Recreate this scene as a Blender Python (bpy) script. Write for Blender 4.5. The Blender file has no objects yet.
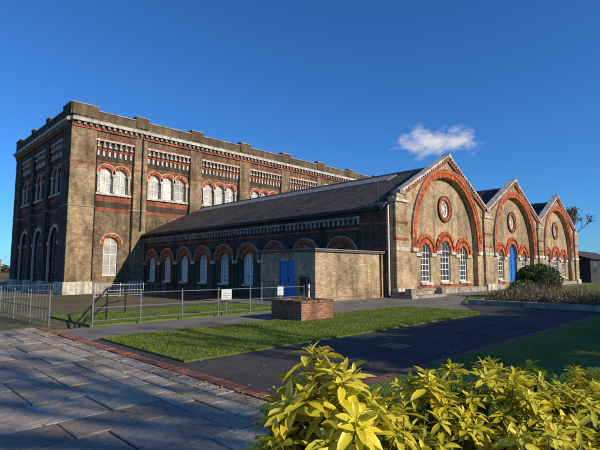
import bpy, bmesh, math, random
import numpy as np
from mathutils import Vector, Matrix
from mathutils.geometry import tessellate_polygon
random.seed(7); rng=np.random.default_rng(5)
scn=bpy.context.scene
scn.view_settings.view_transform='Standard'; scn.view_settings.look='None'; scn.view_settings.exposure=0

# ---------------------------------------------------------------- materials
class N:
    def __init__(s,name):
        s.m=bpy.data.materials.new(name); s.m.use_nodes=True; s.t=s.m.node_tree; s.b=s.t.nodes['Principled BSDF']
        s.b.inputs['Specular IOR Level'].default_value=0.25
    def n(s,k,**kw):
        x=s.t.nodes.new(k)
        for a,v in kw.items(): setattr(x,a,v)
        return x
    def l(s,a,b): s.t.links.new(a,b)
    def noise(s,vec,scale,detail=3,rough=.6):
        x=s.n('ShaderNodeTexNoise'); x.inputs['Scale'].default_value=scale; x.inputs['Detail'].default_value=detail; x.inputs['Roughness'].default_value=rough
        if vec is not None: s.l(vec,x.inputs['Vector'])
        return x.outputs['Fac']
    def ramp(s,fac,stops):
        r=s.n('ShaderNodeValToRGB'); s.l(fac,r.inputs[0]); e=r.color_ramp.elements
        while len(e)<len(stops): e.new(.5)
        for i,(p,c) in enumerate(stops):
            e[i].position=p; e[i].color=(*c,1) if not isinstance(c,(int,float)) else (c,c,c,1)
        return r.outputs[0]
    def mix(s,a,b,f,mode='MIX'):
        x=s.n('ShaderNodeMix',data_type='RGBA',blend_type=mode)
        for v,i in ((a,6),(b,7),(f,0)):
            if isinstance(v,(int,float)): x.inputs[i].default_value=v
            elif isinstance(v,tuple): x.inputs[i].default_value=(*v,1)
            else: s.l(v,x.inputs[i])
        return x.outputs[2]
    def bump(s,h,strength=.3,dist=.02):
        x=s.n('ShaderNodeBump'); x.inputs['Strength'].default_value=strength; x.inputs['Distance'].default_value=dist
        s.l(h,x.inputs['Height']); s.l(x.outputs[0],s.b.inputs['Normal'])
    def pos(s): return s.n('ShaderNodeNewGeometry').outputs['Position']
    def isl(s): return s.n('ShaderNodeNewGeometry').outputs['Random Per Island']
    def scaled(s,v,sc):
        x=s.n('ShaderNodeVectorMath',operation='MULTIPLY'); s.l(v,x.inputs[0]); x.inputs[1].default_value=sc; return x.outputs[0]
    def col(s,c):
        if isinstance(c,tuple): s.b.inputs['Base Color'].default_value=(*c,1)
        else: s.l(c,s.b.inputs['Base Color'])
    def rough(s,v): s.b.inputs['Roughness'].default_value=v

def wallvec(N_):
    p=N_.pos(); sp=N_.n('ShaderNodeSeparateXYZ'); N_.l(p,sp.inputs[0])
    a=N_.n('ShaderNodeMath',operation='ADD'); N_.l(sp.outputs[0],a.inputs[0]); N_.l(sp.outputs[1],a.inputs[1])
    c=N_.n('ShaderNodeCombineXYZ'); N_.l(a.outputs[0],c.inputs[0]); N_.l(sp.outputs[2],c.inputs[1])
    return p,c.outputs[0],sp.outputs[2]
def brick(name,c1,c2,mortar,stain=.55,bw=.225,rh=.075,mort=.010,slope=False,streak=.7,soot=0):
    m=N(name); p,v,z=wallvec(m)
    if slope: v=m.scaled(v,(1,2.0,1))
    b=m.n('ShaderNodeTexBrick'); m.l(v,b.inputs['Vector']); b.inputs['Scale'].default_value=1
    b.inputs['Brick Width'].default_value=bw; b.inputs['Row Height'].default_value=rh; b.inputs['Mortar Size'].default_value=mort
    b.inputs['Mortar Smooth'].default_value=.3; b.inputs['Bias'].default_value=0
    b.inputs['Color1'].default_value=(*c1,1); b.inputs['Color2'].default_value=(*c2,1); b.inputs['Mortar'].default_value=(*mortar,1)
    f=m.noise(m.scaled(v,(1/bw*1.9,1/rh*1.3,1)),1.0,0)
    c=m.mix(b.outputs['Color'],m.ramp(f,[(.25,.6),(.5,1.0),(.75,1.25)]),.6,'MULTIPLY')
    bn=m.noise(p,.42,4,.7)
    big=m.ramp(bn,[(.36,stain),(.55,1.0),(.72,1.18)])
    c=m.mix(c,big,.95,'MULTIPLY')
    mid=m.ramp(m.noise(p,2.2,3,.7),[(.3,.62),(.6,1.1)])
    c=m.mix(c,mid,.85,'MULTIPLY')
    sn=m.noise(m.scaled(p,(1.6,1.6,.16)),1,3,.6)
    c=m.mix(c,m.ramp(sn,[(.36,.42),(.55,1.0)]),streak,'MULTIPLY')
    if soot:   # soot gathers under the high cornice and on the parapet, broken up by run-off streaks
        mr=m.n('ShaderNodeMapRange'); m.l(z,mr.inputs[0]); mr.inputs[1].default_value=11.5; mr.inputs[2].default_value=18.0
        ml=m.n('ShaderNodeMath',operation='MULTIPLY'); m.l(mr.outputs[0],ml.inputs[0]); m.l(m.ramp(sn,[(.3,1.6),(.65,.5)]),ml.inputs[1])
        m2=m.n('ShaderNodeMath',operation='MULTIPLY',use_clamp=True); m.l(ml.outputs[0],m2.inputs[0]); m2.inputs[1].default_value=soot
        c=m.mix(c,(.085,.06,.04),m2.outputs[0])
    m.col(c); m.rough(.92); m.bump(f,.4,.012)
    return m.m
def plain(name,c,var=.25,scale=6,rough=.8,island=False,bump=.15,streak=0):
    m=N(name); p=m.pos()
    r=m.ramp(m.noise(p,scale,4),[(.3,1-var),(.7,1+var*.6)])
    cc=m.mix(c,r,1.0,'MULTIPLY')
    if streak: cc=m.mix(cc,m.ramp(m.noise(m.scaled(p,(3,3,.3)),1,3),[(.38,.4),(.55,1.0)]),streak,'MULTIPLY')
    if island: cc=m.mix(cc,m.ramp(m.isl(),[(0,.55),(1,1.25)]),1.0,'MULTIPLY')
    m.col(cc); m.rough(rough)
    if bump: m.bump(m.noise(p,scale*6,2),bump,.01)
    return m.m
YB=brick('stock_brick',(.49,.335,.175),(.29,.185,.09),(.33,.27,.19),stain=.42,soot=.55)
YM=brick('weathered_stock_brick',(.32,.215,.115),(.16,.105,.06),(.24,.19,.13),stain=.36,soot=.6)
YD=brick('shaded_stock_brick',(.15,.105,.06),(.08,.055,.038),(.12,.095,.07),stain=.5)  # darker copy of the stock brick, shade of the left-facing walls painted in
YB2=brick('stock_brick_light',(.57,.40,.215),(.36,.24,.125),(.42,.34,.25),stain=.62,streak=.55)
DB=brick('soot_and_shade_brick',(.12,.083,.055),(.06,.044,.032),(.115,.093,.07))  # sooty bands and panels; also carries the boiler side wall's shade as colour
RB=brick('red_brick',(.47,.11,.04),(.31,.07,.03),(.3,.19,.14),stain=.6)
VR=plain('red_voussoir',(.55,.125,.038),.35,5,.85,True)
VR2=plain('dark_red_voussoir',(.40,.09,.033),.35,5,.85,True)
EDG=plain('edging_brick',(.30,.125,.08),.35,8,.9,True)
ST=plain('portland_stone',(.60,.54,.45),.35,2.5,.85,streak=.6)
ST2=plain('weathered_stone',(.36,.32,.26),.45,2.0,.9,streak=.6)
WP=plain('white_paint',(.75,.74,.70),.12,3,.5,bump=0)
BL=plain('blue_paint',(.025,.16,.50),.15,3,.45,bump=0)
BLK=plain('black_metal',(.02,.02,.022),.2,8,.5,bump=0)
GM=plain('galvanised_metal',(.18,.185,.19),.3,6,.5,bump=0)
FELT=plain('roof_felt',(.10,.10,.10),.3,3,.9)
LEAD=plain('lead',(.22,.22,.22),.25,2,.7)
BLIND=plain('window_blind',(.54,.52,.46),.4,1.2,.35,True,bump=0)
SLATE=brick('slate',(.125,.10,.082),(.07,.058,.054),(.025,.025,.025),stain=.55,bw=.3,rh=.22,mort=.012,slope=True)
g=N('window_glass'); g.col((.035,.045,.055)); g.rough(.08); g.b.inputs['Specular IOR Level'].default_value=.7; GL=g.m

def veg(name,c1,c2,c3=None,trans=.0,rough=.6,patch=.8):
    m=N(name); stops=[(0,c1),(.5,c2),(1,c3 or c2)]
    c=m.ramp(m.isl(),stops)
    c=m.mix(c,m.ramp(m.noise(m.pos(),patch,2),[(.3,.6),(.65,1.2)]),.8,'MULTIPLY')
    m.col(c); m.rough(rough)
    if trans:
        tr=m.n('ShaderNodeBsdfTranslucent'); m.l(c,tr.inputs[0]); ms=m.n('ShaderNodeMixShader'); ms.inputs[0].default_value=trans
        m.l(m.b.outputs[0],ms.inputs[1]); m.l(tr.outputs[0],ms.inputs[2]); m.l(ms.outputs[0],m.t.nodes['Material Output'].inputs[0])
    return m.m

# ---------------------------------------------------------------- builder
def meshobj(name,verts,faces,mats,parent=None,mi=None,smooth=False,recalc=False):
    me=bpy.data.meshes.new(name); me.from_pydata(verts,[],faces)
    for x in mats: me.materials.append(x)
    if mi is not None: me.polygons.foreach_set('material_index',mi)
    if smooth: me.polygons.foreach_set('use_smooth',[True]*len(me.polygons))
    if recalc:
        bm=bmesh.new(); bm.from_mesh(me); bmesh.ops.recalc_face_normals(bm,faces=bm.faces); bm.to_mesh(me); bm.free()
    me.update()
    o=bpy.data.objects.new(name,me); scn.collection.objects.link(o)
    if parent: o.parent=parent
    return o
def MF(Y0): return lambda u,v,w:(u,Y0-w,v)
def MS(X0): return lambda u,v,w:(X0-w,u,v)
class B:
    def __init__(s,name):
        s.name=name; s.g={}
    def add(s,part,mat,v,f):
        V,F=s.g.setdefault((part,mat.name),([],[])); k=len(V); V.extend(v); F.extend([tuple(i+k for i in q) for q in f])
    def pb(s,part,mat,M,u0,u1,v0,v1,w0,w1):
        v=[M(u,vv,w) for w in (w0,w1) for vv in (v0,v1) for u in (u0,u1)]
        s.add(part,mat,v,[(0,2,3,1),(4,5,7,6),(0,1,5,4),(2,6,7,3),(0,4,6,2),(1,3,7,5)])
    def box(s,part,mat,x0,x1,y0,y1,z0,z1): s.pb(part,mat,lambda u,v,w:(u,w,v),x0,x1,z0,z1,y0,y1)
    def plate(s,part,mat,M,outer,holes,w0,w1):
        loops=[[Vector((a,b,0)) for a,b in L] for L in [outer]+holes]
        flat=[p for L in loops for p in L]; n=len(flat)
        tri=tessellate_polygon(loops)
        v=[M(p.x,p.y,w1) for p in flat]+[M(p.x,p.y,w0) for p in flat]
        f=[tuple(t) for t in tri]+[tuple(i+n for i in t) for t in tri]; k=0
        for L in loops:
            m=len(L)
            for i in range(m): a,b=k+i,k+(i+1)%m; f.append((a,b,b+n,a+n))
            k+=m
        s.add(part,mat,v,f)
    def vous(s,part,mats,M,cu,cz,r0,r1,n,w0,w1,a0=0,a1=math.pi,gap=.08):
        da=(a1-a0)/n
        for i in range(n):
            p=a0+da*(i+gap/2); q=a0+da*(i+1-gap/2)
            pts=[(cu+r*math.cos(a),cz+r*math.sin(a)) for r,a in ((r0,p),(r1,p),(r1,q),(r0,q))]
            v=[M(x,z,w) for w in (w0,w1) for x,z in pts]
            s.add(part,mats[i%len(mats)],v,[(0,1,2,3),(7,6,5,4),(0,4,5,1),(1,5,6,2),(2,6,7,3),(3,7,4,0)])
    def tube(s,part,mat,p,q,r,n=8,r2=None):
        p=Vector(p);q=Vector(q);d=(q-p).normalized(); a=d.orthogonal().normalized(); b=d.cross(a); r2=r if r2 is None else r2
        v=[tuple(c+(a*math.cos(t)+b*math.sin(t))*rr) for c,rr in ((p,r),(q,r2)) for t in [2*math.pi*i/n for i in range(n)]]
        s.add(part,mat,v,[(i,(i+1)%n,(i+1)%n+n,i+n) for i in range(n)]+[tuple(range(n)),tuple(range(n,2*n))])
    def finish(s):
        e=bpy.data.objects.new(s.name,None); scn.collection.objects.link(e)
        for (part,mn),(v,f) in s.g.items():
            meshobj(part,v,f,[bpy.data.materials[mn]],e,recalc=True)
        return e
def arch(cu,z0,zs,hw,n=14):
    return [(cu-hw,z0),(cu+hw,z0)]+[(cu+hw*math.cos(math.pi*i/n),zs+hw*math.sin(math.pi*i/n)) for i in range(n+1)]
def circ(cu,cz,r,n=28): return [(cu+r*math.cos(2*math.pi*i/n),cz+r*math.sin(2*math.pi*i/n)) for i in range(n)]
def window(b,M,cu,z0,zs,hw,w,pane,frame,rows=4,cols=1,t=.05):
    b.plate('window_pane',pane,M,arch(cu,z0-.05,zs,hw+.05),[],w-.06,w)
    b.vous('window_frame',[frame],M,cu,zs,hw-t*1.6,hw+.02,10,w,w+.07,gap=0)
    for s_ in (-1,1): b.pb('window_frame',frame,M,*(sorted((cu+s_*(hw-t*1.6),cu+s_*(hw+.02)))),z0,zs,w,w+.07)
    b.pb('window_frame',frame,M,cu-hw+.08,cu+hw-.08,z0,z0+.1,w,w+.065)
    for i in range(cols):
        x=cu-hw+2*hw*(i+1)/(cols+1); b.pb('window_frame',frame,M,x-t/2,x+t/2,z0+.1,zs+math.sqrt(max(0,hw*hw-(x-cu)**2))-.05,w,w+.05)
    for i in range(1,rows+1):
        z=z0+(zs-z0)*i/rows; b.pb('window_frame',frame,M,cu-hw+.08,cu+hw-.08,z-t/2,z+t/2,w,w+.045)

# ---------------------------------------------------------------- engine house
def engine_house():
    b=B('brick_engine_house')
    X0,X1,Y0,Y1=14.7,68.0,47.2,68.4
    def face(M,u0,u1,piers,bays,lower,WM,PM,PA):
        holes=[]; wins=[]
        for (a,c,k) in bays:
            m=(a+c)/2; sp=1.62
            for i in range(k):
                x=m+(i-(k-1)/2)*sp; holes.append(arch(x,9.7,11.75,.6)); wins.append((x,9.7,11.75,.6,2))
        for (x,z0,zs,hw) in lower: holes.append(arch(x,z0,zs,hw)); wins.append((x,z0,zs,hw,3))
        b.plate('walls',WM,M,[(u0,-1),(u1,-1),(u1,17.0),(u0,17.0)],holes,-.4,0)
        for x,z0,zs,hw,r in wins:
            big=hw>1.2
            window(b,M,x,z0,zs,hw,-.36 if big else -.25,GL if big else BLIND,ST2 if big else WP,r,2 if big else 1,.07)
            if not big: b.vous('window_arches',[VR,VR2],M,x,zs,hw+.02,hw+.34,13,0,.08)
            else:
                b.vous('window_arches',[ST],M,x,zs,hw+.02,hw+.36,15,0,.12); b.vous('window_arches',[VR,VR2],M,x,zs,hw+.38,hw+.62,19,0,.08)
                for s_ in (-1,1):
                    q=x+s_*(hw+.16); b.pb('door_columns',ST,M,q-.14,q+.14,z0,zs-.35,0,.16); b.pb('door_columns',ST,M,q-.24,q+.24,zs-.35,zs-.02,0,.26)
            if not big: b.vous('hood_mould',[ST],M,x,zs,hw+.36,hw+.44,13,0,.11,gap=0)
        for (a,c,k) in bays:
            m=(a+c)/2; sp=1.62
            for i in range(k+1):
                x=m+(i-k/2)*sp
                b.pb('window_columns',ST,M,x-.10,x+.10,9.75,11.45,0,.16); b.pb('window_columns',ST,M,x-.2,x+.2,11.45,11.72,0,.22)
            b.pb('sills',ST,M,a+.15,c-.15,9.42,9.66,0,.25)
            b.pb('red_bands',RB,M,a,c,8.75,9.3,0,.05)
            b.pb('red_bands',RB,M,a,c,7.7,8.1,0,.05)
            b.pb('sooty_panel',DB,M,a,c,8.1,8.75,0,.03)
            b.pb('red_bands',RB,M,a,c,12.85,13.02,0,.06)
            n=max(3,int((c-a)/.52)); st=(c-a)/n
            b.pb('frieze_back',DB,M,a,c,13.1,15.2,0,.04)
            for i in range(n):
                x=a+st*(i+.5)
                b.pb('frieze_corbels',ST,M,x-.10,x+.10,13.55,14.1,0,.16)
                b.pb('frieze_corbels',ST,M,x-.15,x+.15,14.45,14.62,0,.3)
                b.vous('frieze_arches',[VR],M,x,14.1,.13,.24,5,0,.18,gap=0)
                b.pb('frieze_corbels',ST2,M,x-.09,x+.09,14.62,15.05,0,.24)
            b.pb('frieze_band',ST,M,a,c,15.07,15.25,0,.34)
            b.pb('frieze_band',RB,M,a,c,15.25,15.5,0,.28)
            b.pb('frieze_band',WM,M,a,c,15.5,16.05,0,.33)
        for a,c in piers:
            b.pb('piers',PM,M,a,c,-.9,16.1,-.2,.4)
            b.pb('pier_bands',ST2,M,a-.05,c+.05,7.98,8.1,.1,.46)
            b.pb('pier_bands',RB,M,a-.02,c+.02,12.41,12.62,.1,.43)
            b.pb('pier_base',ST,M,a-.1,c+.1,-.9,.45,.1,.52)
            b.pb('parapet_blocks',PA,M,a,c,17.3,18.45,-.25,.52)
            b.pb('parapet_blocks',ST2,M,a-.06,c+.06,18.45,18.57,-.31,.58)
        b.pb('cornice',RB,M,u0-.3,u1+.3,16.06,16.3,-.1,.5)
        n=int((u1-u0)/.6)
        for i in range(n): x=u0+(u1-u0)*(i+.5)/n; b.pb('cornice_dentils',ST2,M,x-.13,x+.13,16.31,16.62,0,.68)
        b.pb('cornice_back',DB,M,u0-.3,u1+.3,16.31,16.62,-.1,.5)
        b.pb('cornice',ST,M,u0-.3,u1+.3,16.63,16.92,-.1,.82)
        b.pb('cornice',ST2,M,u0-.3,u1+.3,16.925,17.05,-.1,.7)
        b.pb('parapet',PA,M,u0,u1,17.05,18.05,-.3,.42)
        b.pb('parapet_coping',ST2,M,u0,u1,18.05,18.17,-.36,.5)
        b.pb('plinth',ST2,M,u0,u1,-.9,.3,0,.2)
    px=[(17.2,21.3),(22.8,28.3)]; x=29.9
    while x+5.8<X1-1: px.append((x,x+5.8)); x+=7.5
    piers=[(14.73,17.2)]+[(px[i][1],px[i+1][0]) for i in range(len(px)-1)]+[(px[-1][1],68)]
    bays=[(a,c,2 if i==0 else 3) for i,(a,c) in enumerate(px)]
    face(MF(47.6),15.0,67.9,piers,bays,[(19.25,1.0,4.3,.75),(25.5,1.0,4.3,.75)],YM,YB,YM)
    M=MS(15.1)
    ys=[(49.7,54.3),(55.5,60.1),(61.3,65.9)]
    face(M,47.75,68.2,[(47.23,49.7),(54.3,55.5),(60.1,61.3),(65.9,68.39)],[(a,c,2) for a,c in ys],[((a+c)/2,-.3,4.6,1.5) for a,c in ys],YD,YD,YD)  # left face away from the sun: its shade is in the brick colour
    b.box('back_wall',YB,15.2,67.9,67.9,68.3,-1,18); b.box('end_wall',YB,67.5,67.95,47.7,67.8,-1,18)
    b.box('roof',LEAD,15.3,67.6,47.9,67.9,17.1,17.3)
    b.tube('downpipe',BLK,(22.2,47.1,5.8),(22.2,47.1,16.3),.07); b.tube('downpipe',BLK,(17.35,47.4,-.8),(17.35,47.4,16.0),.06)
    return b.finish()
engine_house()

# ---------------------------------------------------------------- boiler house with three gables
def boiler_house():
    b=B('brick_boiler_house'); S=12.7; L0=23.6; HZ=6.4; AZ=9.75; YF=15.1
    M=MF(YF); cs=[L0+S*(i+.5) for i in range(3)]
    out=[(22.9,-.1),(62.4,-.1),(62.4,HZ)]
    for i in (2,1,0): out+=[(L0+S*(i+1),HZ),(cs[i],AZ)]
    out+=[(L0,HZ),(22.9,HZ-.4)]
    CZ=3.65; R=4.5
    b.plate('front_wall',YB2,M,out,[arch(c,.35,CZ,R,40) for c in cs],-.35,0)
    for gi,c in enumerate(cs):
        wx=[(-2.75,.78,2.75,.62),(0,.78,2.95,.72),(2.75,.78,2.75,.62)]
        if gi==1: wx[1]=(0,.15,3.0,.95)
        holes=[arch(c+o,z0,zs,hw) for o,z0,zs,hw in wx]+[circ(c,5.95,.62)]
        b.plate('arch_infill_wall',YB2,M,arch(c,.1,CZ,4.75,40),holes,-.65,-.352)
        MI=MF(YF+.352)
        for k,(o,z0,zs,hw) in enumerate(wx):
            door=(gi==1 and k==1)
            window(b,MI,c+o,z0,zs,hw,-.18,BL if door else GL,BL if door else WP,2 if door else 5,1 if door else 2,.05)
            b.vous('window_arches',[VR],MI,c+o,zs,hw+.02,hw+.30,15,0,.07)
            b.vous('window_arches',[DB],MI,c+o,zs,hw+.31,hw+.40,15,0,.04,gap=0)
            b.vous('window_arches',[VR,VR2],MI,c+o,zs,hw+.41,hw+.66,19,0,.10)
            b.pb('sills',ST,MI,c+o-hw-.12,c+o+hw+.12,z0-.16,z0-.01,-.1,.14)
            for s_ in (-1,1):
                x=c+o+s_*(hw+.35)
                b.pb('imposts',ST,MI,x-.36,x+.36,zs-.24,zs-.02,0,.13)
        b.pb('infill_bands',RB,MI,c-4.45,c+4.45,.42,.56,0,.05)
        b.vous('roundel_ring',[VR,VR2],MI,c,5.95,.64,.88,28,0,.09,0,2*math.pi)
        b.vous('roundel_ring',[DB],MI,c,5.95,.89,.97,28,0,.12,0,2*math.pi,gap=0)
        b.plate('roundel_glass',BLIND,MI,circ(c,5.95,.66),[],-.2,-.15)
        b.vous('roundel_frame',[WP],MI,c,5.95,.5,.62,24,-.15,-.06,0,2*math.pi,gap=0)
        for a in range(0,180,45):
            ca,sa=math.cos(math.radians(a)),math.sin(math.radians(a))
            pts=[(c+ca*t-sa*w_,5.95+sa*t+ca*w_) for t,w_ in ((-.55,-.02),(.55,-.02),(.55,.02),(-.55,.02))]
            b.plate('roundel_frame',WP,MI,pts,[],-.149,-.08-a*.0002)
        b.vous('great_arch',[VR,VR2,VR],M,c,CZ,R+.02,R+.30,66,0,.08,gap=.1)
        b.vous('great_arch',[VR],M,c,CZ,R+.32,R+.54,70,0,.12,gap=.1)
        b.vous('great_arch_hood',[ST2],M,c,CZ,R+.55,R+.61,40,0,.15,gap=0)
        for s_ in (-1,1):
            x=c+s_*(R+.28); b.pb('great_arch_legs',RB,M,x-.26,x+.26,3.0,CZ,0,.08)
            b.pb('great_arch_imposts',ST,M,x-.34,x+.34,2.76,3.0,-.1,.17)
            l=c+s_*S/2
            b.plate('verge_band',RB,M,[(l,HZ-.38),(c,AZ-.38),(c,AZ-.02),(l,HZ-.02)],[],0,.125+.003*(s_>0))
            b.plate('gable_coping',ST,M,[(l,HZ-.02),(c,AZ-.02),(c,AZ+.11),(l,HZ+.11)],[],-.37,.22+.003*(s_>0))
            n=24
            for i in range(n):
                t=(i+.5)/n; x=l+(c-l)*t; z=HZ+(AZ-HZ)*t
                b.pb('verge_dentils',ST,M,x-.06,x+.06,z-.12,z-.03,0.06,.19)
        b.plate('apex_stone',ST,M,[(c-.32,AZ-.12),(c+.32,AZ-.12),(c,AZ+.19)],[],-.39,.26)
    for i in range(4):
        x=L0+S*i; a,c=(x-.68,x+.62) if i==0 else ((x-.62,x+.68) if i==3 else (x-.75,x+.75))
        b.pb('pilasters',YB2,M,a,c,.5,5.75,-.1,.16)
        b.pb('pilaster_bands',RB,M,a-.01,c+.01,4.4,4.55,0,.18); b.pb('pilaster_bands',RB,M,a-.01,c+.01,3.4,3.55,0,.18)
        b.pb('pilaster_bands',ST,M,a-.03,c+.03,2.76,3.0,0,.21)
        b.pb('kneelers',ST,M,a-.05,c+.05,5.75,5.9,-.1,.26)
        b.pb('kneelers',YB2,M,a+.1,c-.1,5.9,6.25,-.1,.2)
        b.pb('kneelers',ST2,M,x-.32,x+.32,6.25,6.5,-.39,.27)
        b.pb('pilaster_base',ST,M,a-.06,c+.06,-.1,.5,-.1,.3)
    b.pb('front_plinth',ST2,M,22.85,62.45,-.1,.3,-.05,.2)
    X=22.9; M2=MS(X); ys=[19.1+3.3*i for i in range(9)]
    b.plate('side_wall',DB,M2,[(15.46,-1),(47.4,-1),(47.4,5.45),(15.46,5.45)],[arch(y,.5,2.35,.62) for y in ys if y>22],-.4,0)  # far darker brick than the sunlit front, shade put into the colour
    for y in ys:
        if y>22:
            window(b,M2,y,.5,2.35,.62,-.14,BLIND,WP,5,2,.05)
            b.pb('sills',ST,M2,y-.75,y+.75,.32,.49,-.1,.14)
        b.vous('side_arches',[VR2,VR],M2,y,2.4,.66,.92,15,0,.08); b.vous('side_arches',[YM],M2,y,2.4,.94,1.08,15,0,.06,gap=0)
        b.vous('side_arches',[VR2,VR],M2,y,2.4,1.10,1.34,19,0,.12); b.vous('side_hood',[ST2],M2,y,2.4,1.35,1.46,19,0,.16,gap=0)
        b.pb('side_imposts',ST,M2,y+1.36,y+1.94,2.15,2.4,0,.2); b.pb('side_piers',DB,M2,y+1.42,y+1.88,-.9,2.15,0,.12)
    b.pb('side_bands',RB,M2,17.4,47.3,4.18,4.3,0,.05)
    i=17.6
    while i<47.2:
        b.pb('side_corbels',ST2,M2,i-.08,i+.08,4.5,4.85,0,.2); i+=.42
    b.pb('eaves_band',ST2,M2,17.4,47.3,4.86,5.0,0,.26); b.pb('eaves_band',DB,M2,17.4,47.3,5.0,5.3,0,.2)
    b.pb('corner_pier',YD,M2,15.5,17.4,-.1,5.6,-.1,.18); b.pb('corner_pier_cap',ST2,M2,15.45,17.45,5.6,5.7,-.1,.24)  # pier uses the shade-darkened brick copy
    for z in (1.2,2.8,4.4): b.pb('corner_pier_bands',RB,M2,15.48,17.42,z,z+.16,0,.2)
    b.box('east_wall',YB,62.0,62.38,15.5,47.3,-.1,6)
    RZ=9.0; VZ=6.0
    def slope(x0,z0,x1,z1):
        t=.12
        b.plate('roof_slates',SLATE,lambda u,v,w:(u,w,v),[(x0,z0),(x1,z1),(x1,z1+t),(x0,z0+t)],[],15.5,47.3)
    for k,c in enumerate(cs):
        l,r=c-S/2,c+S/2
        if k==0: slope(22.45,5.36,c,RZ)
        else: slope(l,VZ,c,RZ)
        slope(c,RZ,r,VZ)
        b.box('ridge_cap',LEAD,c-.16,c+.16,15.55,47.2,RZ+.05,RZ+.2)
        sl=(RZ-(5.36 if k==0 else VZ))/(c-(22.45 if k==0 else l)); xa,xb=c-1.75,c-.5
        b.plate('roof_light_strip',LEAD,lambda u,v,w:(u,w,v),[(xa,RZ-sl*1.75+.13),(xb,RZ-sl*.5+.13),(xb,RZ-sl*.5+.21),(xa,RZ-sl*1.75+.21)],[],19,46)
        yy=19.6
        while yy<45.8:
            b.plate('roof_light_bars',FELT,lambda u,v,w:(u,w,v),[(xa+.05,RZ-sl*1.70+.2),(xb-.05,RZ-sl*.55+.2),(xb-.05,RZ-sl*.55+.25),(xa+.05,RZ-sl*1.70+.25)],[],yy,yy+.06); yy+=.8
    b.box('gutter',BLK,22.33,22.5,15.6,47.2,5.25,5.4)
    for y in (20.8,30.7,40.6): b.tube('downpipe',BLK,(22.72,y,0),(22.72,y,5.25),.05)
    b.tube('front_downpipe',WP,(22.74,15.35,.1),(22.74,15.35,5.5),.055)
    b.tube('vent_pipe',BLK,(22.9,16.2,5.6),(22.9,16.2,7.1),.05)
    for y in (24.0,33.9,43.8): b.pb('wall_lamp',BLK,M2,y-.1,y+.1,3.2,3.4,.1,.3)
    return b.finish()
boiler_house()

def annexe():
    b=B('brick_annexe')
    X0,X1,Y0,Y1,H=16.7,22.69,15.7,20.0,2.55
    b.box('front_wall',YB2,X0,X1,Y0,Y0+.3,-.1,H)
    M=MS(X0)
    b.plate('side_wall',YB2,M,[(Y0+.3,-.1),(Y1,-.1),(Y1,H),(Y0+.3,H)],[[(17.2,.02),(18.45,.02),(18.45,2.1),(17.2,2.1)]],-.3,0)
    b.box('back_wall',YB2,X0+.301,X1,Y1-.3,Y1-.001,-.1,H)
    b.box('flat_roof',FELT,X0-.12,X1,Y0-.12,Y1+.12,H,H+.1); b.box('roof_edge',LEAD,X0-.16,X1,Y0-.16,Y1+.16,H+.1,H+.15)
    b.pb('door',BL,M,17.27,18.38,.03,2.04,-.12,-.06)
    for a,c in ((17.2,17.27),(18.38,18.45)): b.pb('door_frame',BL,M,a,c,.02,2.1,-.14,-.02)
    b.pb('door_frame',BL,M,17.27,18.38,2.04,2.1,-.14,-.02)
    b.pb('door_rail',BL,M,17.80,17.85,.05,2.03,-.06,-.045)
    b.pb('door_handle',BLK,M,17.72,17.76,.95,1.15,-.06,0)
    b.pb('door_lintel',ST2,M,17.05,18.6,2.101,2.28,-.1,.012)
    b.pb('meter_box',BLK,M,16.15,16.65,.45,1.25,0,.16)
    b.pb('doorstep',ST2,M,17.0,18.7,-.1,.06,0,.5)
    b.box('front_vent',ST2,20.0,20.3,Y0-.02,Y0+.02,1.9,2.05)
    b.box('damp_course',FELT,X0-.004,X1,Y0-.004,Y0+.05,.16,.18)
    b.tube('downpipe',BLK,(22.3,Y0-.07,0),(22.3,Y0-.07,H),.04)
    return b.finish()
annexe()

# ---------------------------------------------------------------- ground
def ss(t): t=min(1,max(0,t)); return t*t*(3-2*t)
def gz(x,y): return -.04-.75*ss((y-21)/8)*ss((26-x)/4 if x<40 else 0)
def ground():
    xs=sorted(set([-900,-600,-400,-250,-150,-100,-70,-50]+list(range(-40,42,2))+[45,50,60,80,110,150,250,400,600,900,1400]))
    v=[(x,y,gz(x,y)) for y in xs for x in xs]; n=len(xs)
    f=[(j*n+i,j*n+i+1,(j+1)*n+i+1,(j+1)*n+i) for j in range(n-1) for i in range(n-1)]
    m=N('rough_ground'); p=m.pos()
    c=m.ramp(m.noise(p,.22,6,.7),[(.32,(.06,.075,.025)),(.45,(.11,.105,.04)),(.55,(.18,.13,.065)),(.75,(.14,.105,.06))])
    m.col(m.mix(c,m.ramp(m.noise(p,9,4),[(.3,.6),(.7,1.3)]),1.0,'MULTIPLY')); m.rough(.95); m.bump(m.noise(p,12,4),.6,.05)
    meshobj('ground',v,f,[m.m],smooth=True)
ground()
def asphalt_mat(name,c):
    m=N(name); p=m.pos()
    k=m.mix(c,m.ramp(m.noise(p,.7,5,.7),[(.3,.6),(.7,1.45)]),1.0,'MULTIPLY')
    k=m.mix(k,m.ramp(m.noise(p,70,1),[(.3,.6),(.55,1.0),(.75,1.9)]),1.0,'MULTIPLY')
    m.col(k); m.rough(.9); m.bump(m.noise(p,90,2),.5,.01); return m.m
ASP=asphalt_mat('asphalt',(.058,.053,.049)); GRV=asphalt_mat('pale_tarmac',(.19,.165,.135)); ASP2=asphalt_mat('asphalt_patch_mat',(.035,.034,.034))
def slab(name,pts,z,mat,th=.03):
    b=B(name); M=lambda u,v,w:(u,v,w); b.plate('surface',mat,M,pts,[],z-th,z)
    return b.finish()
def rect(x0,x1,y0,y1): return [(x0,y0),(x1,y0),(x1,y1),(x0,y1)]
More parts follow.
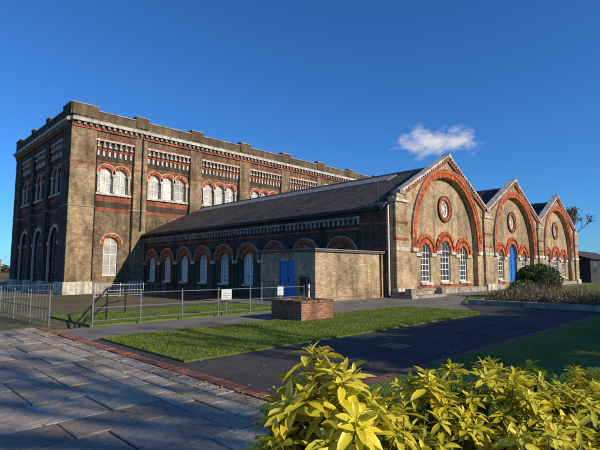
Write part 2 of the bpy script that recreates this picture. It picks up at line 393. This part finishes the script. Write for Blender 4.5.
def corner_rect(x0,x1,y0,y1,r,n=8):
    p=[(x0,y0)]
    p+=[(x1-r+r*math.cos(a),y0+r+r*math.sin(a)) for a in [-math.pi/2+math.pi/2*i/n for i in range(n+1)]]
    p+=[(x1-r+r*math.cos(a),y1-r+r*math.sin(a)) for a in [math.pi/2*i/n for i in range(n+1)]]
    p+=[(x0,y1)]; return p
slab('asphalt_road',[(3.98,4.05),(20.3,4.05),(20.3,-8),(23,-8),(23,4),(20.9,9.6),(20.9,13.2),(3.98,13.2)],-.012,ASP,.02)
slab('asphalt_repair_patch',[(11.2,4.6),(14.6,4.7),(14.5,5.7),(11.1,5.6)],-.007,ASP2,.01)
def manhole():
    b=B('manhole_cover'); b.box('frame',BLK,8.0,8.62,5.2,5.82,-.03,-.004)
    for i in range(6):
        for j in range(6): b.box('studs',GM,8.06+i*.09,8.11+i*.09,5.26+j*.09,5.31+j*.09,-.004,.002)
    b.finish()
manhole()
slab('footpath',[(3.99,10.95),(17.0,10.95),(17.0,7.6),(20.6,10.0),(28,13.0),(62,13.0),(62,14.9),(22.6,14.9),(22.6,15.5),(15.6,15.5),(15.6,21.5),(13.8,21.5),(13.8,13.3),(3.99,13.3)],-.004,GRV,.02)
lm=N('lawn_turf'); p=lm.pos()
c=lm.ramp(lm.noise(p,.9,5,.7),[(.3,(.08,.12,.02)),(.5,(.12,.175,.025)),(.7,(.20,.20,.055))])
lm.col(lm.mix(c,lm.ramp(lm.noise(p,40,2),[(.3,.6),(.7,1.3)]),1.0,'MULTIPLY')); lm.rough(.9); lm.bump(lm.noise(p,60,2),.8,.03)
BLADE=veg('grass_blade',(.10,.165,.02),(.165,.235,.025),(.29,.29,.07),trans=.3,patch=1.3)
def inpoly(x,y,P):
    r=np.zeros(len(x),bool); n=len(P)
    for i in range(n):
        x1,y1=P[i]; x2,y2=P[(i+1)%n]
        r^=((y1>y)!=(y2>y))&(x<(x2-x1)*(y-y1)/(y2-y1+1e-12)+x1)
    return r
def blades(name,P,n,h,z,mat,wd=.008,parent=None,lean=.5):
    P_=np.array(P); x=rng.uniform(P_[:,0].min(),P_[:,0].max(),n); y=rng.uniform(P_[:,1].min(),P_[:,1].max(),n)
    k=inpoly(x,y,P); x=x[k];y=y[k]
    cl=.75+.35*np.sin(x*2.3+1.3*np.sin(y*1.7))*np.sin(y*2.9+np.sin(x*1.1)*2)
    k=rng.random(len(x))<(.45+.6*cl); x=x[k];y=y[k];cl=cl[k]; n=len(x); a=rng.uniform(0,6.28,n)
    hh=h*rng.uniform(.5,1.3,n)*cl; L=hh*rng.uniform(0,lean,n); b_=rng.uniform(0,6.28,n)
    v=np.zeros((n,3,3)); v[:,0,0]=x-np.cos(a)*wd; v[:,0,1]=y-np.sin(a)*wd; v[:,1,0]=x+np.cos(a)*wd; v[:,1,1]=y+np.sin(a)*wd
    v[:,0,2]=v[:,1,2]=z; v[:,2,0]=x+np.cos(b_)*L; v[:,2,1]=y+np.sin(b_)*L; v[:,2,2]=z+hh
    return meshobj(name,v.reshape(-1,3).tolist(),np.arange(n*3).reshape(n,3).tolist(),[mat],parent)
def lawn(P,nb,h=.04,wd=.008):
    e=slab('lawn',P,.02,lm.m,.06)
    if nb: blades('grass_blades',P,nb,h,.018,BLADE,wd,e)
lawn(corner_rect(4.25,17.3,7.15,10.9,1.2),90000,.045)
lawn(rect(5.0,13.7,13.6,17.5),22000)
lawn([(4.7,-6),(20.0,-6),(20.0,2.7),(18.8,3.88),(4.7,3.88)],70000)
lawn([(24.6,-6),(60,-6),(60,12.9),(28.2,12.9),(21.6,10.3),(22.5,9.6),(24.6,9.6)],50000,.06,.015)
def edging(pts):
    b=B('brick_edging')
    for (x0,y0),(x1,y1) in zip(pts[:-1],pts[1:]):
        L=math.hypot(x1-x0,y1-y0); n=int(L/.108)
        for i in range(n):
            t=(i+.5)/n; cx,cy=x0+(x1-x0)*t,y0+(y1-y0)*t; j=random.uniform(-.004,.003)
            if abs(y1-y0)>abs(x1-x0): b.box('bricks',EDG,cx-.105,cx+.105,cy-.048,cy+.048,-.05,.012+j)
            else: b.box('bricks',EDG,cx-.048,cx+.048,cy-.105,cy+.105,-.05,.012+j)
    b.finish()
edging([(3.86,-4),(3.86,14.2)]); edging([(4.2,3.99),(18.5,3.99)])
def flags():
    m=N('york_stone'); p=m.pos(); r=m.isl()
    c=m.ramp(r,[(0,(.25,.205,.155)),(.3,(.38,.31,.22)),(.6,(.50,.40,.28)),(.8,(.42,.355,.27)),(1,(.30,.26,.215))])
    c=m.mix(c,m.ramp(m.noise(p,1.7,6,.7),[(.3,.58),(.6,1.1)]),.9,'MULTIPLY')
    c=m.mix(c,m.ramp(m.noise(p,25,3),[(.35,.65),(.7,1.2)]),.8,'MULTIPLY')
    c=m.mix(c,(.07,.07,.05),m.ramp(m.noise(p,5.5,5,.75),[(.58,0.0),(.72,.65)]))
    m.col(c); m.rough(.75); m.bump(m.noise(p,7,5,.65),.7,.035)
    b=B('flagstone_pavement'); U=.3; nx,ny=59,61; x00,y00=3.75-nx*U,-4.0
    occ=[[False]*nx for _ in range(ny)]
    sizes=[(2,2),(3,2),(2,3),(3,3),(4,2),(4,3),(3,2),(2,2),(2,1),(3,1)]
    j=lambda:random.uniform(-.006,.006)
    for iy in range(ny):
        for ix in range(nx):
            if occ[iy][ix]: continue
            random.shuffle(sizes)
            for (sx,sy) in sizes+[(1,2),(2,1),(1,1)]:
                if ix+sx<=nx and iy+sy<=ny and all(not occ[iy+b_][ix+a_] for a_ in range(sx) for b_ in range(sy)): break
            for a_ in range(sx):
                for b_ in range(sy): occ[iy+b_][ix+a_]=True
            g=.009; x0,x1,y0,y1=x00+ix*U+g,x00+(ix+sx)*U-g,y00+iy*U+g,y00+(iy+sy)*U-g
            z=random.uniform(-.006,.006); zs=[z+random.uniform(-.004,.004) for _ in range(4)]; bv=.012
            q=[(x0+j(),y0+j()),(x1+j(),y0+j()),(x1+j(),y1+j()),(x0+j(),y1+j())]; sg=[(1,1),(-1,1),(-1,-1),(1,-1)]
            v=[(a,c_,-.05) for a,c_ in q]+[(a,c_,zs[i]-.008) for i,(a,c_) in enumerate(q)]+[(a+bv*sg[i][0],c_+bv*sg[i][1],zs[i]) for i,(a,c_) in enumerate(q)]
            b.add('flags',m.m,v,[(0,1,5,4),(1,2,6,5),(2,3,7,6),(3,0,4,7),(4,5,9,8),(5,6,10,9),(6,7,11,10),(7,4,8,11),(8,9,10,11)])
    MO=plain('joint_soil',(.055,.06,.03),.4,5,.95)
    b.box('joints',MO,-14,3.755,-4,14.3,-.06,-.020)
    b.finish()
flags()
def litter():
    m=veg('dry_leaf',(.22,.12,.04),(.30,.19,.06),(.40,.28,.08)); v=[];f=[]
    for i in range(900):
        r=random.random()
        if r<.55: x,y,z=random.uniform(-3,3.9),random.uniform(1.5,14),.014
        elif r<.8: x,y,z=random.uniform(4,19),4.1+abs(random.gauss(0,.6)),-.005
        else: x,y,z=random.uniform(4,17),random.uniform(6.6,11.5),.014
        if r<.3: x=3.7+random.gauss(0,.12)
        a=random.uniform(0,6.28); s=random.uniform(.012,.035); k=len(v)
        for q,h in ((0,0),(1.4,.5),(3.14,.1),(4.6,.6)): v.append((x+math.cos(a+q)*s,y+math.sin(a+q)*s,z+h*s*random.random()))
        f.append((k,k+1,k+2,k+3))
    meshobj('fallen_leaves',v,f,[m])
litter()

# ---------------------------------------------------------------- vegetation
def leafcloud(name,blobs,n,size,mat,parent=None,shell=.55,asp=.6):
    w=np.array([b[3]*b[4]*b[5] for b in blobs])**(2/3); w/=w.sum(); idx=rng.choice(len(blobs),n,p=w); Bb=np.array(blobs)[idx]
    d=rng.normal(size=(n,3)); d/=np.linalg.norm(d,axis=1)[:,None]; r=(shell+(1-shell)*rng.random(n)**.6)[:,None]
    c=Bb[:,:3]+d*r*Bb[:,3:]
    a=rng.normal(size=(n,3)); a=a+d*.6; a/=np.linalg.norm(a,axis=1)[:,None]; t=rng.normal(size=(n,3)); t-=a*(t*a).sum(1)[:,None]; t/=np.linalg.norm(t,axis=1)[:,None]; u=np.cross(a,t)
    s=(size*rng.uniform(.5,1.3,n))[:,None]
    v=np.stack([c-t*s,c+u*s*asp,c+t*s,c-u*s*asp],1).reshape(-1,3)
    return meshobj(name,v.tolist(),np.arange(n*4).reshape(n,4).tolist(),[mat],parent)
BARK=plain('bark',(.10,.075,.055),.4,9,.95)
TWIG=plain('twig_bark',(.17,.12,.075),.4,9,.95)
STEM=plain('green_stem',(.14,.15,.05),.3,9,.7)
EV=veg('evergreen_leaf',(.02,.04,.012),(.035,.065,.018),(.06,.09,.03),patch=.7)
SH=veg('shrub_leaf',(.045,.08,.015),(.075,.12,.022),(.13,.16,.035),patch=1.2)
LAV=veg('lavender_leaf',(.12,.115,.06),(.21,.17,.10),(.28,.20,.10),patch=1.5)
def limbs(b,p,d,L,r,depth,tips,spread=.55,up=.12,mat=None,kids=3,rmin=0):
    q=p+d*L; b.tube('limbs',mat or BARK,p,q,max(r,rmin),5 if depth<2 else 6,max(r*.68,rmin))
    if depth==0: tips.append(q); return
    for _ in range(kids):
        nd=(d+Vector((random.uniform(-1,1),random.uniform(-1,1),random.uniform(-.6,.9)))*spread+Vector((0,0,up))).normalized()
        limbs(b,q,nd,L*random.uniform(.62,.85),r*.62,depth-1,tips,spread,up,mat,kids,rmin)
def tree(name,x,y,h,leafn=0,leaf=.14,mat=EV,depth=4,z0=0,spread=.55,blobr=.9,bark=None,kids=3,rmin=0):
    b=B(name); tips=[]
    b.tube('trunk',bark or BARK,(x,y,z0-.2),(x+.1,y,z0+h*.28),h*.028,8,h*.02)
    for i in range(3):
        a=i*2.1+random.random(); limbs(b,Vector((x+.1,y,z0+h*.26)),Vector((math.cos(a)*.5,math.sin(a)*.5,1)).normalized(),h*.24,h*.014,depth,tips,spread,.12,bark,kids,rmin)
    e=b.finish()
    if leafn:
        bl=[(t.x,t.y,t.z,blobr*random.uniform(.6,1.2),blobr*random.uniform(.6,1.2),blobr*random.uniform(.5,.9)) for t in tips if random.random()<.8]
        leafcloud('foliage',bl,leafn,leaf,mat,e,.1)
    return e
for (x,y,h) in ((13.2,-10.6,8.0),(17.0,-10.4,8.2),(20.8,-10.8,8.2),(25.2,-11.8,8.0),(29.0,-12.5,8.0)):
    tree('holm_oak_tree',x,y,h,11000,.2,EV,3,0,.6,1.25)
tree('bare_tree',-1.5,-14.5,13.5,0,depth=4)
tree('bare_tree',9.5,-14.5,14.0,0,depth=4)
tree('bare_tree',76,20.5,10.5,1500,.12,veg('twig_buds',(.14,.10,.05),(.2,.15,.07),(.26,.2,.09)),5,0,.62,.6,TWIG,3,.03)
def treeline():
    bl=[]
    for i in range(420):
        a=math.radians(random.uniform(-25,115)); R=random.uniform(330,460); h=random.uniform(2.5,5)
        bl.append((R*math.cos(a),R*math.sin(a),h*.4-1,random.uniform(10,24),random.uniform(10,24),h))
    leafcloud('distant_treeline',bl,30000,1.5,veg('distant_foliage',(.06,.06,.04),(.09,.08,.055),(.12,.10,.07),patch=.02),None,.3)
treeline()
def shed(name,x0,x1,y0,y1,h,mat,rm):
    b=B(name); ym=(y0+y1)/2
    b.box('walls',mat,x0,x1,y0,y1,-.8,h); b.plate('roof',rm,lambda u,v,w:(w,u,v),[(y0-.4,h),(y1+.4,h),(ym,h+1.6)],[],x0-.4,x1+.4)
    for i in range(int((x1-x0)/4)): b.box('windows',GL,x0+1.5+i*4,x0+3+i*4,y0-.03,y0+.1,1.2,2.6)
    b.pb('doors',BLK,MS(x0),y0+2,y0+4.2,0,2.4,-.1,.04)
    b.finish()
shed('dark_workshop',68,92,15.0,24,3.0,plain('dark_cladding',(.045,.045,.045),.25,.6),SLATE)
shed('distant_brown_warehouse',-5,60,300,318,7,plain('brown_cladding',(.24,.16,.10),.2,.1),ST2)

def round_bush(x,y,rx,rz,n=9000,size=.05,mat=SH):
    core=plain('bush_core',(.02,.03,.01),.3,5) if 'bush_core' not in bpy.data.materials else bpy.data.materials['bush_core']
    e=bpy.data.objects.new('clipped_bush',None); scn.collection.objects.link(e)
    bm=bmesh.new(); bmesh.ops.create_icosphere(bm,subdivisions=3,radius=1)
    for v in bm.verts: v.co=Vector((x+v.co.x*rx*.86,y+v.co.y*rx*.86,rz*.95+v.co.z*rz*.86))
    me=bpy.data.meshes.new('core'); bm.to_mesh(me); bm.free(); me.materials.append(core); o=bpy.data.objects.new('core',me); scn.collection.objects.link(o); o.parent=e
    bl=[(x,y,rz*.95,rx,rx,rz)]+[(x+rx*.8*math.cos(a)*math.cos(t),y+rx*.8*math.sin(a)*math.cos(t),rz*.95+rz*.8*math.sin(t),.28,.28,.24) for a,t in [(random.uniform(0,6.28),random.uniform(-.5,1.4)) for _ in range(40)]]
    leafcloud('foliage',bl,n,size,mat,e,.8)
round_bush(28.3,8.9,1.3,1.0)
round_bush(25.5,8.8,.75,.5,4000,.045)
round_bush(24.0,8.2,.6,.42,4000,.045,LAV)
def bed():
    b=B('planting_bed'); SOIL=plain('soil',(.06,.045,.03),.4,6,.95)
    b.box('soil',SOIL,20.95,24.4,-2,9.4,-.05,.12)
    b.box('stone_kerb',ST2,20.7,20.94,-2.2,9.6,-.05,.22); b.box('stone_kerb',ST2,20.945,24.6,9.405,9.6,-.05,.2); b.box('stone_kerb',ST2,24.405,24.6,-2.2,9.4,-.05,.2)
    e=b.finish(); bl=[]
    for i in range(9):
        for j in range(3): bl.append((21.6+j*1.05+random.uniform(-.2,.2),-1.4+i*1.22+random.uniform(-.3,.3),.25,.6,.65,.42*random.uniform(.6,1.4)))
    leafcloud('low_shrubs',bl,18000,.05,LAV,e,.5)
    for bb in bl:
        blades('stems',[(bb[0]-.5,bb[1]-.5),(bb[0]+.5,bb[1]-.5),(bb[0]+.5,bb[1]+.5),(bb[0]-.5,bb[1]+.5)],300,.75,.2,LAV,.008,e,.6)
bed()
def scrub():
    e=bpy.data.objects.new('winter_scrub',None); scn.collection.objects.link(e)
    bl=[(random.uniform(-6,3),random.uniform(19,32),-.3,random.uniform(.5,1.2),random.uniform(.5,1.2),random.uniform(.25,.55)) for _ in range(60)]
    leafcloud('foliage',bl,16000,.05,veg('scrub_leaf',(.09,.075,.04),(.14,.11,.055),(.09,.10,.04)),e,.3)
scrub()
def lowwall():
    b=B('low_brick_wall'); b.box('wall',RB,-12,3.0,15.3,15.55,-.1,.22); b.box('coping',EDG,-12,3.02,15.27,15.58,.22,.28); b.finish()
lowwall()

# ---------------------------------------------------------------- yellow foreground shrub
def yellow_shrub():
    e=bpy.data.objects.new('yellow_choisya_shrub',None); scn.collection.objects.link(e)
    m=N('choisya_leaf'); r=m.isl()
    c=m.ramp(r,[(0,(.50,.48,.04)),(.2,(.72,.60,.035)),(.55,(.88,.72,.035)),(1,(.92,.79,.10))])
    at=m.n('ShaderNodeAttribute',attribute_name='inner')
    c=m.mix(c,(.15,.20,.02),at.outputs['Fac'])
    rb=m.n('ShaderNodeAttribute',attribute_name='midrib')
    c=m.mix(c,(.52,.50,.05),rb.outputs['Fac'])
    c=m.mix(c,m.ramp(m.noise(m.pos(),60,2),[(.3,.82),(.7,1.05)]),.8,'MULTIPLY')
    m.col(c); m.rough(.38); m.b.inputs['Specular IOR Level'].default_value=.35
    tr=m.n('ShaderNodeBsdfTranslucent'); m.l(c,tr.inputs[0]); ms=m.n('ShaderNodeMixShader'); ms.inputs[0].default_value=.24
    m.l(m.b.outputs[0],ms.inputs[1]); m.l(tr.outputs[0],ms.inputs[2]); m.l(ms.outputs[0],m.t.nodes['Material Output'].inputs[0])
    blobs=[(1.27,1.15,1.26,.22,.55,90,.105),(1.20,1.24,1.12,.17,.5,45,.10),(1.48,1.06,1.08,.2,.5,48,.095),
           (1.95,1.16,1.05,.34,.5,115,.095),(2.35,1.03,1.10,.42,.55,165,.092),(2.85,.85,1.02,.45,.5,165,.088),(3.4,.65,.95,.5,.5,160,.088),(2.3,.55,.95,.5,.5,90,.09),(4.0,.5,.9,.5,.45,90,.088)]
    V=[];F=[];A=[];R_=[]; stems=B('tmp')
    ts=[0,.22,.5,.78,1]; ws=[.12,.58,1,.74,.02]
    def leaf(o,dir_,nrm,L,inn):
        side=dir_.cross(nrm).normalized(); k=len(V); W=L*random.uniform(.15,.20); droop=random.uniform(.05,.5)*L
        tw=random.uniform(-.4,.4); cup=random.uniform(.2,.6)
        for t,w in zip(ts,ws):
            cpt=o+dir_*(L*t)-nrm*(droop*t*t); s2=(side+nrm*tw*t).normalized()
            V.append(cpt-s2*W*w+nrm*W*w*cup); V.append(cpt); V.append(cpt+s2*W*w+nrm*W*w*cup); A.extend([inn+(1-inn)*max(0,.55*(1-t*3))]*3); R_.extend([0,.7*(1-t),0])
        for i in range(4):
            a=k+i*3; F.append((a,a+1,a+4,a+3)); F.append((a+1,a+2,a+5,a+4))
    for (x,y,tz,rx,rz,n,LL) in blobs:
        c=Vector((x,y,tz-rz))
        for i in range(n):
            d=Vector((random.gauss(0,1),random.gauss(0,1),random.gauss(.5,.9))).normalized()
            if d.z<-.3: d.z=-d.z
            rr=random.choice([1,1,1,.97,.9,.78,.62])*random.uniform(.86,1.07)
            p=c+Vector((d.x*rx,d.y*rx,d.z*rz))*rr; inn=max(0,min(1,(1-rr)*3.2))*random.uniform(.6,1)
            ax=(d*.7+Vector((random.gauss(0,.3),random.gauss(0,.3),.65))).normalized()
            t1=ax.orthogonal().normalized(); t2=ax.cross(t1)
            ph=random.uniform(0,6.28); sc=random.uniform(.7,1.2)
            for tier,(cnt,el,ls) in enumerate(((5,.05,1.0),(4,.5,.85),(3,1.0,.5))):
                for j in range(cnt):
                    a=ph+tier*.7+6.283*j/cnt+random.uniform(-.3,.3); h=(t1*math.cos(a)+t2*math.sin(a)); ee=el+random.uniform(-.3,.3)
                    dd=(h*math.cos(ee)+ax*math.sin(ee)).normalized(); nn=(ax*math.cos(ee)-h*math.sin(ee)).normalized()
                    leaf(p+ax*(.012*tier),dd,nn,LL*ls*sc*random.uniform(.75,1.15),inn)
            stems.tube('stems',STEM,p-ax*.22,p,.004,4,.003)
        for _ in range(8):
            a=random.uniform(0,6.28); stems.tube('stems',STEM,(x+.05*math.cos(a),y+.05*math.sin(a),-.05),c+Vector((math.cos(a)*rx*.5,math.sin(a)*rx*.5,.1)),.012,5,.007)
    o=meshobj('leaves',[tuple(v) for v in V],F,[m.m],e,smooth=True)
    at=o.data.attributes.new('inner','FLOAT','POINT'); at.data.foreach_set('value',A)
    at=o.data.attributes.new('midrib','FLOAT','POINT'); at.data.foreach_set('value',R_)
    for (part,mn),(v,f) in stems.g.items(): meshobj('stems',v,f,[STEM],e)
    # dark green older leaves deep inside the bush
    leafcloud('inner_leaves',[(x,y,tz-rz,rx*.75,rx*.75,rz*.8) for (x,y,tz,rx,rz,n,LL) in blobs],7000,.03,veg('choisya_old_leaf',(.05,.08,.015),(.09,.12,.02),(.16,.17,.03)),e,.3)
yellow_shrub()

# ---------------------------------------------------------------- fences, planter, signs
def rail_fence(name,pts,spacing,h=1.0,rails=(.95,.55,.18),mat=GM,pickets=0,pr=.024,rr=.012):
    b=B(name)
    for (x0,y0),(x1,y1) in zip(pts[:-1],pts[1:]):
        L=math.hypot(x1-x0,y1-y0); n=max(1,round(L/spacing))
        for i in range(n+1):
            t=i/n; x,y=x0+(x1-x0)*t,y0+(y1-y0)*t; z=gz(x,y); b.tube('posts',mat,(x,y,z-.1),(x,y,z+h),pr,8); b.tube('post_caps',mat,(x,y,z+h),(x,y,z+h+.03),pr*1.25,8,.01)
            if i<n:
                x2,y2=x0+(x1-x0)*(i+1)/n,y0+(y1-y0)*(i+1)/n; z2=gz(x2,y2)
                for r in rails: b.tube('rails',mat,(x,y,z+r),(x2,y2,z2+r),rr,6)
                if pickets:
                    for k in range(1,pickets):
                        s=k/pickets; xx,yy,zz=x+(x2-x)*s,y+(y2-y)*s,z+(z2-z)*s; b.tube('bars',mat,(xx,yy,zz+rails[-1]),(xx,yy,zz+rails[0]),.007,5)
    return b.finish()
rail_fence('metal_rail_fence',[(5.0,13.45),(13.6,13.45),(13.6,16.2)],1.45)
rail_fence('metal_rail_fence',[(4.2,14.6),(3.6,30)],1.8,1.0,(.95,.5,.12),GM,6)
rail_fence('metal_railing',[(-6,38),(13,44.5)],2.2,1.2,(1.1,.6,.15),GM,10)
rail_fence('metal_railing',[(15,40),(21.5,40)],2.0,1.2,(1.1,.6,.15),WP,8)
def planter():
    b=B('brick_planter'); x0,x1,y0,y1,h=10,11.5,10,11.4,.64; M=lambda u,v,w:(u,v,w)
    b.plate('walls',brick('planter_brick',(.40,.15,.075),(.25,.10,.055),(.30,.25,.18),stain=.6),M,rect(x0,x1,y0,y1),[rect(x0+.23,x1-.23,y0+.23,y1-.23)],-.05,h-.08)
    n=13
    CB=plain('coping_brick',(.28,.14,.09),.4,7,.9,True)
    for i in range(n):
        a=x0-.03+(x1-x0+.06)*i/n; c=a+(x1-x0+.06)/n-.01
        for ya,yb in ((y0-.03,y0+.21),(y1-.21,y1+.03)): b.box('coping',CB,a,c,ya,yb,h-.079,h+random.uniform(-.006,.004))
        a=y0+.22+(y1-y0-.44)*i/n; c=a+(y1-y0-.44)/n-.01
        for xa,xb in ((x0-.03,x0+.21),(x1-.21,x1+.03)): b.box('coping',CB,xa,xb,a,c,h-.079,h+random.uniform(-.006,.004))
    b.box('soil',bpy.data.materials['soil'],x0+.2,x1-.2,y0+.2,y1-.2,0,h-.15)
    e=b.finish(); leafcloud('dead_plants',[(10.75,10.7,.58,.45,.4,.12)],500,.04,LAV,e)
planter()
def sign(x,y,z,w,h,yaw):
    b=B('notice_sign'); c,s=math.cos(yaw),math.sin(yaw)
    M=lambda u,v,ww:(x+u*c+ww*s,y+u*s-ww*c,z+v)
    b.pb('panel',WP,M,-w/2,w/2,0,h,0,.01)
    for k in range(4): b.pb('lettering',BLK,M,-w/2+.05,w/2-.05-.05*(k%2),h-.1-.06*k,h-.09-.06*k,.01,.013)
    b.pb('bracket',GM,M,-.015,.015,-.55,h+.02,-.03,-.002)
    b.finish()
sign(9.6,13.38,.55,.36,.36,-.5); sign(12.2,13.38,.6,.24,.34,-.5)
def steps_handrail():
    b=B('metal_handrail')
    b.tube('sloping_rail',BLK,(4.55,13.5,.08),(6.1,15.2,1.0),.028); b.tube('sloping_rail',BLK,(4.75,13.72,-.02),(6.1,15.2,.5),.022)
    b.tube('post',BLK,(6.1,15.2,-.1),(6.1,15.2,1.0),.028); b.tube('post',BLK,(5.3,14.33,-.1),(5.3,14.33,.52),.022); b.tube('foot',BLK,(4.55,13.5,-.1),(4.55,13.5,.08),.028)
    b.tube('top_rail',BLK,(6.1,15.2,1.0),(7.3,16.5,1.0),.028); b.tube('post',BLK,(7.3,16.5,-.1),(7.3,16.5,1.0),.028); b.tube('mid_rail',BLK,(6.1,15.2,.5),(7.3,16.5,.5),.02)
    b.finish()
steps_handrail()
def trough():
    b=B('stone_steps')
    b.box('step',ST2,22.0,26.0,13.4,14.8,-.05,.16); b.box('step',ST2,22.4,25.6,13.9,14.79,.16,.34); b.box('block',ST2,22.05,22.5,13.45,13.85,.16,.55); b.box('block',ST2,25.5,25.95,13.45,13.85,.16,.55)
    b.finish()
trough()
b=B('marker_post'); b.tube('post',WP,(15.5,15.0,-.05),(15.5,15.0,.9),.045); b.tube('band',VR,(15.5,15.0,.62),(15.5,15.0,.74),.048); b.tube('cap',WP,(15.5,15.0,.9),(15.5,15.0,.94),.045,8,.01); b.finish()

# ---------------------------------------------------------------- light, sky, camera
EL=math.radians(25); sd=Vector((.25*math.cos(EL),-.968*math.cos(EL),math.sin(EL)))
sun=bpy.data.lights.new('sun','SUN'); sun.energy=5.0; sun.angle=math.radians(.5); sun.color=(1,.88,.69)
so=bpy.data.objects.new('sun',sun); scn.collection.objects.link(so); so.rotation_euler=sd.to_track_quat('Z','Y').to_euler()
w=bpy.data.worlds.new('World'); scn.world=w; w.use_nodes=True; t=w.node_tree; bg=t.nodes['Background']
sky=t.nodes.new('ShaderNodeTexSky'); sky.sky_type='NISHITA'; sky.sun_disc=False; sky.sun_elevation=EL; sky.sun_rotation=math.atan2(sd.x,sd.y)
sky.air_density=1.0; sky.dust_density=.2; sky.ozone_density=3.0
tint=t.nodes.new('ShaderNodeMix'); tint.data_type='RGBA'; tint.blend_type='MULTIPLY'; tint.inputs[0].default_value=1; tint.inputs[7].default_value=(.40,.95,1.6,1)
t.links.new(sky.outputs[0],tint.inputs[6])
bg.inputs[1].default_value=.092
tc=t.nodes.new('ShaderNodeTexCoord')
cd=Vector((.901,.481,.283)).normalized(); rt=Vector((cd.y,-cd.x,0)).normalized(); up=rt.cross(cd)
def dot(v,sc):
    n=t.nodes.new('ShaderNodeVectorMath'); n.operation='DOT_PRODUCT'; t.links.new(tc.outputs['Generated'],n.inputs[0]); n.inputs[1].default_value=tuple(v*sc); return n.outputs['Value']
a=dot(rt,1/.085); u_=dot(up,1/.033); dd=dot(cd,1)
cmb=t.nodes.new('ShaderNodeCombineXYZ'); t.links.new(a,cmb.inputs[0]); t.links.new(u_,cmb.inputs[1])
ln=t.nodes.new('ShaderNodeVectorMath'); ln.operation='LENGTH'; t.links.new(cmb.outputs[0],ln.inputs[0])
nz=t.nodes.new('ShaderNodeTexNoise'); nz.inputs['Scale'].default_value=24; nz.inputs['Detail'].default_value=4; nz.inputs['Roughness'].default_value=.55
mp=t.nodes.new('ShaderNodeMapping'); mp.inputs['Scale'].default_value=(1,1,1.8); t.links.new(tc.outputs['Generated'],mp.inputs[0]); t.links.new(mp.outputs[0],nz.inputs[0])
def mth(op,x,y,clamp=False):
    n=t.nodes.new('ShaderNodeMath'); n.operation=op; n.use_clamp=clamp
    for k,v in enumerate((x,y)):
        if isinstance(v,(int,float)): n.inputs[k].default_value=v
        else: t.links.new(v,n.inputs[k])
    return n.outputs[0]
d1=mth('SUBTRACT',1.0,ln.outputs['Value']); n2=mth('MULTIPLY',mth('SUBTRACT',nz.outputs['Fac'],.47),2.4)
mask=mth('MULTIPLY',mth('ADD',d1,n2),1.1,True); mask=mth('MULTIPLY',mask,mth('GREATER_THAN',dd,0)); mask=mth('MULTIPLY',mask,mth('MULTIPLY',mth('ADD',d1,.5),1.5,True),True)
mx=t.nodes.new('ShaderNodeMix'); mx.data_type='RGBA'; t.links.new(mask,mx.inputs[0]); t.links.new(tint.outputs[2],mx.inputs[6]); mx.inputs[7].default_value=(7.4,7.6,8.2,1)
t.links.new(mx.outputs[2],bg.inputs[0])

cam=bpy.data.cameras.new('camera'); cam.lens=27; cam.sensor_width=36; cam.clip_end=5000; cam.clip_start=.05
co=bpy.data.objects.new('camera',cam); scn.collection.objects.link(co); co.location=(0,0,1.6)
P=math.radians(5.71); co.rotation_euler=Vector((.705*math.cos(P),.7092*math.cos(P),math.sin(P))).to_track_quat('-Z','Y').to_euler()
scn.camera=co
